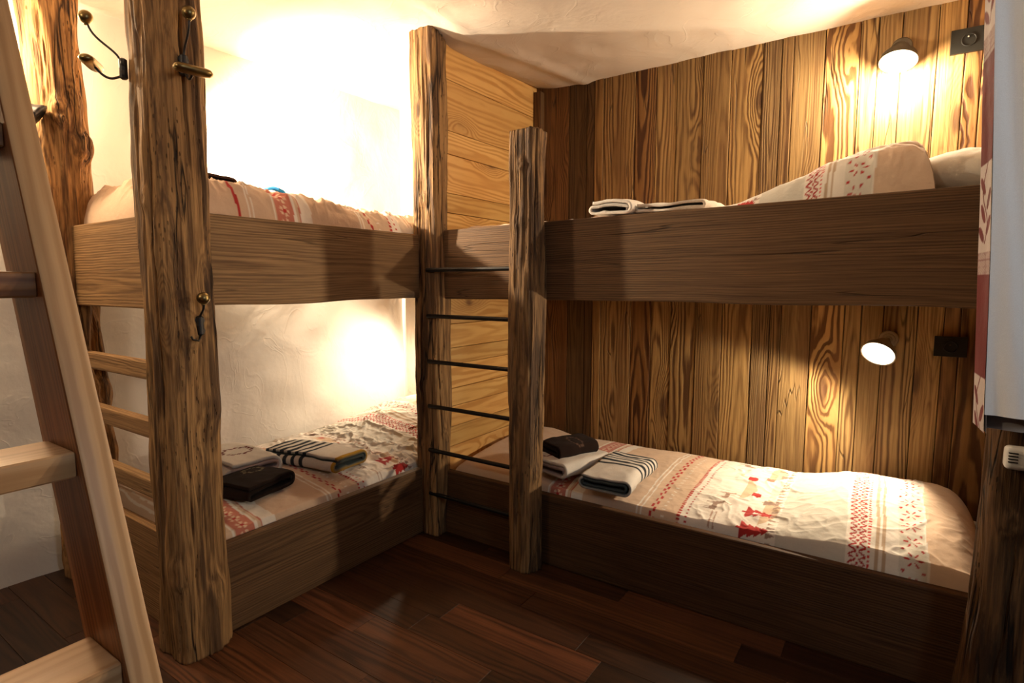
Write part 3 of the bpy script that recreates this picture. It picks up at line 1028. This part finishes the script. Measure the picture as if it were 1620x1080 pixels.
# ------------------------------------------------------------------ towels
def spiral_towel(name, c, L, Wd, H, rotz, colf, label, turns=2.3, seed=1, group='folded towels on the bunks', droop=0.0, tiltx=0.0, nw=None, skew=0.0, irr=1.0):
    """a towel folded flat into a roll: stadium spiral in local xz, drawn out along local y"""
    pts = []
    rout = H / 2
    pitch = rout * 0.86 / (turns)
    half = L / 2 - rout
    total = turns * 2 * PI
    nst = int(turns * 60)
    # arcs plus straights
    path = []
    for k in range(int(turns * 2)):
        r0 = rout - pitch * k / 2
        side = 1 if k % 2 == 0 else -1
        # straight over the top or bottom
        ns = 26
        zs = side
        for i in range(ns):
            t = i / ns
            path.append((-side * half + side * 2 * half * t, side * (r0 - pitch * 0.25 * t), k))
        for i in range(14):
            an = PI / 2 - PI * i / 14
            r1 = r0 - pitch * 0.25 - pitch * 0.25 * i / 14
            path.append((side * half + side * r1 * math.cos(an), side * r1 * math.sin(an), k))
    Pp = np.array(path)
    th = pitch * 0.80
    X, Zc, kk = Pp[:, 0], Pp[:, 1], Pp[:, 2]
    dX, dZ = np.gradient(X), np.gradient(Zc)
    ln = np.hypot(dX, dZ) + 1e-9
    nx_, nz_ = -dZ / ln, dX / ln
    s = np.concatenate([[0], np.cumsum(np.hypot(np.diff(X), np.diff(Zc)))])
    nw = nw or int(Wd / 0.004)
    w = np.linspace(0, 1, nw)
    m = len(X)
    V, C = [], []
    for sg in (1, -1):
        A = np.tile((X + sg * nx_ * th / 2)[:, None], (1, nw))
        B = np.tile((Zc + sg * nz_ * th / 2)[:, None], (1, nw))
        Wm = np.tile(w[None, :], (m, 1))
        Sm = np.tile(s[:, None], (1, nw))
        edge = np.exp(-np.minimum(Wm, 1 - Wm) * Wd / 0.012)
        A = A + irr * (0.006 * fbm(Sm * 4, Wm * Wd * 7, 0, seed, 3)) + skew * (Wm - 0.5) * Wd
        B = B + irr * (0.005 * fbm(A * 9, Wm * Wd * 9, 0, seed + 4, 3)) * (B > -H * 0.2) - edge * 0.002 + 0.006 * irr * np.sin(Wm * PI) * (B > 0)
        Yy = (Wm - 0.5) * Wd + irr * 0.005 * fbm(Sm * 6, Wm * 0 + 3, 0, seed + 8, 2)
        V.append(np.stack([A, Yy, B + H / 2], -1).reshape(-1, 3))
        C.append(colf(A, Wm, B / (H / 2), np.tile(kk[:, None], (1, nw)), sg, Sm).reshape(-1, 3))
    F = grid_faces(m, nw)
    k = m * nw
    F2 = F + [tuple(q + k for q in f[::-1]) for f in F]
    rim = [i * nw for i in range(m)] + [(m - 1) * nw + j for j in range(1, nw)] + [i * nw + nw - 1 for i in range(m - 2, -1, -1)] + [j for j in range(nw - 2, 0, -1)]
    for i in range(len(rim)):
        j = (i + 1) % len(rim)
        F2.append((rim[j], rim[i], rim[i] + k, rim[j] + k))
    mb = MB()
    mb.add(np.concatenate(V), F2, None, (1, 1, 1), np.concatenate(C))
    o = mb.build(name, M['towel'], smooth=True)
    o.location = c
    o.rotation_euler = (tiltx, 0, rotz)
    return tag(o, label, 'towel', group)


OFFW = np.array((0.74, 0.68, 0.61))
NAVY = np.array((0.035, 0.04, 0.05))
TEAL = np.array((0.07, 0.085, 0.085))
BRN = np.array((0.022, 0.012, 0.009))
MAUVE = np.array((0.36, 0.27, 0.25))


def col_striped(hem, navy):
    def f(A, Wm, B, k, sg, S):
        c = np.empty(A.shape + (3,))
        c[:] = OFFW
        st = (Wm > 0.42) & (((Wm - 0.42) / 0.105) % 1 < 0.48)
        c[st] = navy
        if hem is not None:
            c[(Wm < 0.03)] = hem
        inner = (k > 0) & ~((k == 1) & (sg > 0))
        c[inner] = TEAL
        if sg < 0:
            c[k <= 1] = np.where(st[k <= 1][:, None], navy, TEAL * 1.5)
        return c
    return f


def ring_mark(c, A, Wm, a0, w0, ra, rw, col):
    q = np.hypot((A - a0) / ra, (Wm - w0) / rw)
    an = np.arctan2((Wm - w0) / rw, (A - a0) / ra)
    m = (np.abs(q - 1 + 0.08 * np.sin(an * 9)) < 0.13) & (np.sin(an * 16) > -0.75)
    c[m] = col


def col_plain(base, inner, mark=None):
    def f(A, Wm, B, k, sg, S):
        c = np.empty(A.shape + (3,))
        c[:] = base
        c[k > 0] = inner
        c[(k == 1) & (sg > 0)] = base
        if mark is not None:
            top = (k == 0) & (B > 0.5) & (sg > 0)
            cc = c.copy()
            ring_mark(cc, A, Wm, *mark)
            c[top] = cc[top]
        return c
    return f


ZR = 0.371
spiral_towel('towel', (-0.935, 2.185, ZR), 0.225, 0.36, 0.060, math.radians(3), col_striped(None, NAVY), 'cream towel with dark navy stripes on the lower bunk by the plank wall', seed=3, turns=2.0)
spiral_towel('towel', (-1.205, 2.215, ZR), 0.27, 0.29, 0.056, math.radians(-14), col_plain(OFFW, MAUVE, (-0.05, 0.22, 0.045, 0.13, RED * 0.4)), 'plain cream towel under a dark brown one, behind the short log post', seed=8, turns=1.5)
spiral_towel('towel', (-1.205, 2.235, ZR + 0.060), 0.165, 0.215, 0.055, math.radians(-24), col_plain(BRN, BRN * 0.8, (0.03, 0.55, 0.05, 0.12, np.array((0.12, 0.07, 0.05)))), 'dark brown rolled towel on top of the plain cream towel', seed=12, turns=2.0)

ZL = 0.368
R90 = PI / 2
spiral_towel('towel', (-2.215, 1.61, ZL), 0.235, 0.43, 0.058, R90 + math.radians(10), col_striped(np.array((0.55, 0.30, 0.03)), NAVY), 'white towel with dark stripes and a yellow hem, lower bunk by the white wall', seed=15, turns=1.5)
spiral_towel('towel', (-2.39, 1.325, ZL), 0.27, 0.34, 0.080, R90 + math.radians(-2), col_plain(OFFW * 1.05, MAUVE * 1.3, (0.02, 0.52, 0.06, 0.16, RED * 0.35)), 'plain white towel with a dark ring emblem beside the brown towel', seed=18, turns=2.0)
spiral_towel('towel', (-2.12, 1.235, ZL), 0.27, 0.22, 0.056, R90 + math.radians(14), col_plain(BRN, BRN * 0.6, (0.05, 0.62, 0.045, 0.14, np.array((0.22, 0.18, 0.11)))), 'dark brown folded towel on the lower bunk by the white wall', seed=22, turns=1.5)

# upper bunks
spiral_towel('towel', (-1.005, 2.32, 1.482), 0.20, 0.26, 0.055, math.radians(2), col_plain(OFFW * 1.05, OFFW * 0.85), 'rolled off-white towel near the log post on the upper bunk by the plank wall', seed=25, turns=1.5)
spiral_towel('towel', (-0.76, 2.34, 1.484), 0.30, 0.24, 0.030, math.radians(-3), col_plain(OFFW * 1.0, OFFW * 0.9), 'flat folded off-white towel in the middle of the upper bunk by the plank wall', seed=28, turns=1.0)
spiral_towel('towel', (-2.27, 1.175, 1.545), 0.19, 0.22, 0.062, R90, col_plain(BRN * 2.5, BRN), 'dark brown rolled towel on the upper bunk by the white wall', seed=33, turns=2.0)


def col_blue(A, Wm, B, k, sg, S):
    c = np.empty(A.shape + (3,))
    c[:] = (0.02, 0.22, 0.52)
    c[k > 0] = (0.75, 0.75, 0.75)
    return c


spiral_towel('towel', (-2.27, 1.475, 1.540), 0.075, 0.12, 0.062, R90 + 0.15, col_blue, 'small bright blue rolled cloth with white inside on the upper bunk', seed=36, turns=1.5)


# ------------------------------------------------------------------ wall lamps
def wall_lamp(base, wall_n, pivot, aim, label, energy, kind, upper_dark, group='bunk reading lamps', spot=None, light_off=0.03, rad=0.052, light_aim=None):
    t = empty('wall_lamp', base, label, 'lamp', group)
    n = Vector(wall_n).normalized()
    b = Vector(base)
    mb = MB()
    mb.lathe([(0.036, 0.0), (0.036, 0.006), (0.033, 0.010), (0.024, 0.011), (0.023, 0.014), (0.013, 0.015), (0.012, 0.020), (0.0, 0.020)], b, n, 40)
    mb.build('rosette', M['lamp_dark'] if upper_dark else M['lamp_metal'], t, smooth=True, angle=0.6)
    p = Vector(pivot)
    mb = MB()
    mid = (b + n * 0.018 + p) / 2 + n * 0.01
    mb.tube([b + n * 0.015, mid, p], 0.007, 12)
    mb.build('arm', M['lamp_dark'] if upper_dark else M['lamp_metal'], t, smooth=True, angle=0.9)
    a = Vector(aim).normalized()
    mb = MB()
    mb.lathe([(0.0, -0.006), (0.016, -0.004), (0.026, 0.004), (0.036, 0.022), (rad * 0.93, 0.05), (rad, 0.072), (rad + 0.002, 0.074), (rad, 0.076), (rad - 0.004, 0.074), (rad * 0.9, 0.052), (0.034, 0.024), (0.0, 0.012)], p, a, 40)
    mb.build('lamp_head', M['lamp_dark'] if upper_dark else M['lamp_metal'], t, smooth=True, angle=0.9)
    mb = MB()
    mb.lathe([(0.0, 0.040), (rad * 0.8, 0.046), (rad * 0.92, 0.066), (rad * 0.80, 0.073), (0.0, 0.078)], p, a, 36)
    mb.build('bulb', M['bulb'], t, smooth=True)
    lp = p + a * (0.078 + light_off)
    if kind == 'SPOT':
        light('bulb_light', 'SPOT', lp - b, energy, WARM, parent=t, aim=light_aim or a, spot_size=math.radians(spot or 120), spot_blend=0.3 if (spot or 0) < 140 else 1.0, shadow_soft_size=0.03)
    else:
        light('bulb_light', 'POINT', lp - b, energy, WARM, parent=t, shadow_soft_size=0.035)
    return t


wall_lamp((-0.040, 2.826, 2.135), (0, -1, 0), (-0.044, 2.765, 2.125), (-0.05, -0.36, -0.93), 'lit reading lamp with a dark head high on the plank wall above the upper bunk', E_UR, 'POINT', True, light_off=0.03, rad=0.064)
wall_lamp((-0.018, 2.826, 0.968), (0, -1, 0), (-0.030, 2.762, 0.962), (-0.26, -0.74, -0.62), 'lit round reading lamp on the plank wall over the lower bunk', E_LR, 'SPOT', False, spot=128, light_off=0.012, rad=0.062, light_aim=(-0.62, -0.46, -0.62))
wall_lamp((-2.842, 1.275, 2.0), (1, 0, 0), (-2.775, 1.275, 1.99), (0.25, 0.85, -0.40), 'reading lamp high on the white wall, hidden behind the big log post', E_UL, 'SPOT', True, spot=150, light_off=0.02, light_aim=(0.36, 0.90, -0.26))
wall_lamp((-2.36, 2.79, 0.97), (0, -1, 0), (-2.375, 2.73, 0.96), (-0.45, -0.55, -0.6), 'reading lamp of the lower bunk by the white wall, behind the corner post', E_LL, 'SPOT', False, spot=150, light_off=0.02)

# sconce on the white wall behind the ladder: only its fluted end shows
t = empty('wall_sconce', (-2.862, 0.60, 1.95), 'dark grey sconce with a fluted end on the white wall, half hidden by the ladder', 'lamp')
mb = MB()
mb.lathe([(0.045, 0.0), (0.045, 0.012), (0.03, 0.02), (0.012, 0.022), (0.012, 0.10), (0.0, 0.10)], (-2.866, 0.60, 1.95), (1, 0, 0), 32)
mb.build('wall_plate', M['iron'], t, smooth=True, angle=0.6)
mb = MB()
mb.tube([(-2.78, 0.60, 1.95), (-2.70, 0.65, 1.90), (-2.617, 0.739, 1.832)], [0.010, 0.012, 0.016], 14)
mb.build('arm', M['iron'], t, smooth=True, angle=0.9)
mb = MB()
mb.lathe([(0.0, 0.0), (0.018, 0.004), (0.022, 0.02), (0.032, 0.045), (0.046, 0.060), (0.050, 0.068), (0.044, 0.073), (0.0, 0.066)], (-2.622, 0.732, 1.838), (0.30, 0.75, -0.60), 48, flute=0.05, nf=12)
mb.build('fluted_end', M['iron'], t, smooth=True)
mb = MB()
mb.lathe([(0.0, 0.0), (0.022, 0.01), (0.034, 0.04), (0.028, 0.07), (0.0, 0.085)], (-2.775, 0.60, 1.965), (0, 0, 1), 24)
mb.build('bulb', M['bulb'], t, smooth=True)
light('bulb_light', 'POINT', Vector((-2.70, 0.56, 2.06)) - t.location, E_SIDE, (1.0, 0.74, 0.45), parent=t, shadow_soft_size=0.04)


# ------------------------------------------------------------------ sockets on the plank wall
def socket(c, w, h, label):
    t = empty('wall_socket', (c[0], 2.826, c[2]), label, 'socket', 'black sockets on the plank wall')
    mb = MB()
    mb.box((c[0] - w / 2, 2.812, c[2] - h / 2), (c[0] + w / 2, 2.8275, c[2] + h / 2), 'x', 0.002, seg=2)
    mb.build('plate', M['black_plastic'], t)
    mb = MB()
    mb.lathe([(0.024, 0.0), (0.024, 0.004), (0.0215, 0.005), (0.020, 0.0035), (0.0195, 0.0012), (0.0, 0.001)], (c[0], 2.8125, c[2]), (0, -1, 0), 40)
    mb.build('socket_well', M['black_plastic'], t, smooth=True, angle=0.5)
    mb = MB()
    mb.tube([(c[0] - 0.003, 2.812, c[2] + 0.008), (c[0] - 0.003, 2.801, c[2] + 0.008)], 0.0028, 12)
    mb.build('pin', M['chrome'], t, smooth=True, angle=0.8)


socket((0.170, 0, 2.112), 0.11, 0.088, 'black square socket high on the plank wall beside the curtain')
socket((0.188, 0, 0.950), 0.105, 0.080, 'black square socket low on the plank wall beside the lit lamp')


# ------------------------------------------------------------------ coat hooks on the log post
def coat_hook(base, n, up, ball, cap, label, broken=False):
    t = empty('coat_hook', base, label, 'hook', 'brass coat hooks on the log post')
    b = Vector(base)
    n = Vector(n).normalized()
    side = n.cross(Vector((0, 0, 1))).normalized()
    mb = MB()
    for k, dz in enumerate((0.016, -0.016)):
        mb.lathe([(0.014, -0.004), (0.014, 0.004), (0.009, 0.006), (0.0, 0.0065)], b + Vector((0, 0, dz)), n, 20)
    mb.lathe([(0.010, -0.004), (0.010, 0.008), (0.006, 0.012), (0.0, 0.013)], b, n, 20)
    mb.lathe([(0.006, -0.03), (0.011, -0.026), (0.011, 0.026), (0.006, 0.03)], b + n * 0.002, (0, 0, 1), 16)
    mb.build('wall_plate', M['iron'], t, smooth=True, angle=0.8)
    bl = b + n * ball[0] + Vector((0, 0, ball[1]))
    mb = MB()
    q = b + n * 0.008 + Vector((0, 0, 0.018))
    pts = []
    for i in range(17):
        s = i / 16
        # a swan-neck: out first, then up
        pts.append(q.lerp(bl, s) + n * (0.020 * math.sin(s * PI * 1.0) * math.cos(s * PI)) * -1.0 + Vector((0, 0, -0.010 * math.sin(s * PI))))
    mb.tube(pts, 0.0032, 10)
    mb.build('upper_prong', M['iron'], t, smooth=True, angle=0.9)
    mb = MB()
    mb.lathe([(0.0045, -0.022), (0.007, -0.0195), (0.006, -0.017)] + [(0.0185 * math.sin(PI * k / 14), -0.0185 * math.cos(PI * k / 14)) for k in range(1, 14)] + [(0.0, 0.0185)], bl, (0, 0, 1), 28)
    mb.build('ball', M['brass'], t, smooth=True)
    if broken:
        mb = MB()
        mb.tube([b + Vector((0, 0, -0.03)) + n * 0.006, b + n * 0.018 + side * 0.012 + Vector((0, 0, -0.045)), b + n * 0.026 + side * 0.03 + Vector((0, 0, -0.040)), b + n * 0.028 + side * 0.036 + Vector((0, 0, -0.030))], 0.003, 8)
        mb.build('lower_prong', M['iron'], t, smooth=True)
        return t
    cp = b + n * cap[0] + Vector((0, 0, cap[1]))
    mb = MB()
    q = b + n * 0.008 + Vector((0, 0, -0.02))
    pts = []
    for i in range(13):
        s = i / 12
        pts.append(q.lerp(cp, s) + Vector((0, 0, -0.022 * math.sin(s * PI))))
    mb.tube(pts, 0.0036, 10)
    mb.build('lower_prong', M['iron'], t, smooth=True, angle=0.9)
    # long saddle-shaped cap
    mb = MB()
    pr = [(0.0, -0.052), (0.010, -0.050), (0.0155, -0.043), (0.0175, -0.030), (0.0175, 0.030), (0.0155, 0.043), (0.010, 0.050), (0.0, 0.052)]
    mb.lathe(pr, cp, side, 24, scale=(1.15, 0.75))
    o = mb.build('cap', M['brass'], t, smooth=True)
    return t


coat_hook((-1.930, 0.800, 1.830), (-0.62, -0.78, 0), 1, (0.088, 0.135), (0.082, 0.008), 'brass ball coat hook on the left side of the big log post')
coat_hook((-1.778, 0.896, 1.838), (1, -0.12, 0), 1, (0.060, 0.130), (0.070, -0.030), 'brass ball coat hook high on the front of the big log post')
coat_hook((-1.778, 0.900, 1.070), (1, -0.12, 0), 1, (0.040, 0.085), None, 'coat hook with a dark leaf plate at mid-height of the big log post', broken=True)

# ------------------------------------------------------------------ loft ladder in the foreground
LD = empty('loft_ladder', (-0.85, 0.1, 0), 'pale spruce loft ladder with flat treads leaning in the left foreground', 'ladder')
SLX = 0.379   # horizontal run per metre of height
def stringer(y0, y1):
    # front edge passes (-1.170, z=1.09); foot on the floor, head under the ceiling
    fx = lambda z_: -1.166 - SLX * (z_ - 1.09)
    wd = 0.155
    z0, z1 = 0.0, 2.262
    dirv = Vector((-SLX, 0, 1)).normalized()
    nrm = Vector((dirv.z, 0, -dirv.x))          # towards the front of the ladder
    mb, ms = MB(), MB()
    c0, c1 = Vector((fx(z0), 0, z0)), Vector((fx(z1), 0, z1))
    V, F, wc = [], [], []
    back = lambda c: Vector((c.x - wd / math.cos(math.atan(SLX)), 0, c.z))
    n = 24
    # outline of the section (front edge rounded by 4 mm)
    for i in range(n + 1):
        s = i / n
        f = c0.lerp(c1, s)
        bk = back(f)
        r = 0.005
        for (x, y_) in ((bk.x, y0), (f.x - r, y0), (f.x - r * 0.3, y0 + r * 0.3), (f.x, y0 + r), (f.x, y1 - r), (f.x - r * 0.3, y1 - r * 0.3), (f.x - r, y1), (bk.x, y1)):
            V.append((x, y_, f.z))
            wc.append((f.z * 1.05 + y0 * 9, x - f.x + 0.07, y_ - y0 + 0.03))
    m = 8
    for i in range(n):
        for k in range(m):
            F.append((i * m + k, i * m + (k + 1) % m, (i + 1) * m + (k + 1) % m, (i + 1) * m + k))
    F.append(tuple(range(m)))
    F.append(tuple(n * m + k for k in range(m))[::-1])
    front = [f for f in F if all(V[q][0] > back(Vector((0, 0, 0))).x - 9 for q in f)]
    mb.add(np.array(V), F, np.array(wc))
    o = mb.build('stringer', M['ladder'], LD, smooth=True, angle=0.4)
    o.data.materials.append(M['ladder_side'])
    for p in o.data.polygons:
        if abs(p.normal.y) > 0.9:
            p.material_index = 1  # side faces get the shaded copy of the spruce
    return fx


fx = stringer(0.350, 0.396)
stringer(-0.196, -0.150)
for zt in (0.285, 0.598, 0.922, 1.220, 1.485, 1.78, 2.07):
    mb = MB()
    xf_ = fx(zt) - 0.012
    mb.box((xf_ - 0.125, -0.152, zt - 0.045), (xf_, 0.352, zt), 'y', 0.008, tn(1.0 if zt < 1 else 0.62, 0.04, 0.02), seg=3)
    mb.build('tread', M['ladder'] if zt < 1 else M['ladder_side'], LD, smooth=True, angle=0.5)  # upper treads use the shaded side colour, toned darker still

# ------------------------------------------------------------------ curtain at the right
CU = empty('curtain', (0.45, 1.43, 0.9), 'white lined curtain with a red and leaf-patterned border hanging at the right', 'curtain')


def leaf_pat(s, zc):
    """printed border: red blocks, leaf sprigs on white; s across 0..0.1, zc height"""
    c = np.empty(s.shape + (3,))
    c[:] = (0.62, 0.56, 0.55)
    Rr = np.array((0.15, 0.006, 0.012))
    ph = (zc - 1.013) % 0.421
    c[(ph < 0.205)] = Rr
    sp = (ph >= 0.205) & (ph < 0.247) & (np.sin(s * 900) * np.sin(zc * 900) > -0.1)
    c[sp] = Rr * 0.9 + 0.12
    spr = ph > 0.265
    q = ph - 0.265
    stem = np.abs(s - (0.045 + 0.02 * np.sin(q * 45))) < 0.0035
    c[spr & stem] = Rr
    for (z0, s0, a) in ((0.035, 0.075, 0.7), (0.06, 0.03, -0.8), (0.085, 0.075, 0.8), (0.115, 0.025, -0.7), (0.02, 0.02, -0.6)):
        u = (s - s0) * math.cos(a) + (q - z0) * math.sin(a)
        w = -(s - s0) * math.sin(a) + (q - z0) * math.cos(a)
        c[spr & ((u / 0.026) ** 2 + (w / 0.010) ** 2 < 1)] = Rr
    return c


def xedge(z_, yy):      # plumb-ish line of the curtain's leading edge
    return (0.0747 + (1.752 - z_) / 0.84 * 0.0235) * yy


nz = 480
zz = np.linspace(0.908, 2.225, nz)
ns = 60
ss = np.linspace(0, 0.10, ns)
Sg, Zg = np.meshgrid(ss, zz, indexing='ij')
yy = 1.515 - Sg
rat = xedge(Zg, 1.0) + (0.0088 + 0.004 * (2.0 - Zg) + 0.0012 * np.sin(Zg * 6)) * (Sg / 0.10)
Xg = rat * yy + 0.0015 * vn(Zg * 5, Sg * 20, 0, 4)
V1 = np.stack([Xg, yy, Zg], -1).reshape(-1, 3)
V2 = V1 + np.array([0.004, 0, 0])
F = grid_faces(ns, nz)
mb = MB()
mb.add(V1, F, col=leaf_pat(Sg, Zg).reshape(-1, 3))
mb.add(V2, [f[::-1] for f in F], col=leaf_pat(Sg, Zg).reshape(-1, 3))
mb.build('printed_border', M['curtain'], CU, smooth=True)


def drape(y_base, zlo, name, mat, amp, x_in=0.0, seed=0, th=0.004):
    nx = 170
    zs = np.linspace(zlo, 2.225, 160)
    t = np.linspace(0, 1, nx)
    Tg, Zz = np.meshgrid(t, zs, indexing='ij')
    x0 = (xedge(Zz, 1.0) + 0.0088 + 0.004 * (2.0 - Zz) + 0.0012 * np.sin(Zz * 6)) * 1.415 + x_in
    X = x0 + Tg * (0.80 - x0)
    fold = np.sin(Tg * 22 + 1.1 * Zz + seed) * (0.35 + 0.65 * sstep(0, 0.25, Tg)) + 0.5 * vn(Tg * 14 + Zz * 2.2, Zz * 1.3 + Tg * 3, 0, seed + 3)
    Y = y_base + amp * fold * sstep(0.0, 0.05, Tg)
    A = np.stack([X, Y, Zz], -1).reshape(-1, 3)
    F_ = grid_faces(nx, 160)
    mb = MB()
    mb.add(A, F_)
    mb.add(A + np.array([0, th, 0]), [f[::-1] for f in F_])
    return mb.build(name, mat, CU, smooth=True)


drape(1.413, 0.945, 'lining', M['lining'], 0.018, 0.0, 1)
drape(1.450, 0.912, 'hem', M['hem'], 0.012, 0.002, 1)
t = MB()
t.box((0.08, 1.40, 2.225), (0.85, 1.53, 2.268), 'x', 0.004, (0.5, 0.45, 0.4))
struct(t.build('trim_2', M['board']))

# ------------------------------------------------------------------ vented plastic unit on the dark post
t = empty('vented_unit', (0.31, 1.835, 0.772), 'small white plastic unit with vent slots on the dark right post below the curtain', 'wall device')
mb = MB()
mb.box((0.243, 1.800, 0.744), (0.375, 1.838, 0.801), 'x', 0.014, seg=5)
mb.build('casing', M['white_plastic'], t, smooth=True, angle=0.6)
mb = MB()
for k in range(4):
    zc = 0.763 + k * 0.0075
    mb.box((0.249, 1.7985, zc), (0.268, 1.803, zc + 0.003), 'x', 0.0008)
mb.build('vent', M['black_plastic'], t)
mb = MB()
mb.box((0.283, 1.7975, 0.762), (0.289, 1.803, 0.788), 'z', 0.001)
mb.build('button', M['black_plastic'], t)
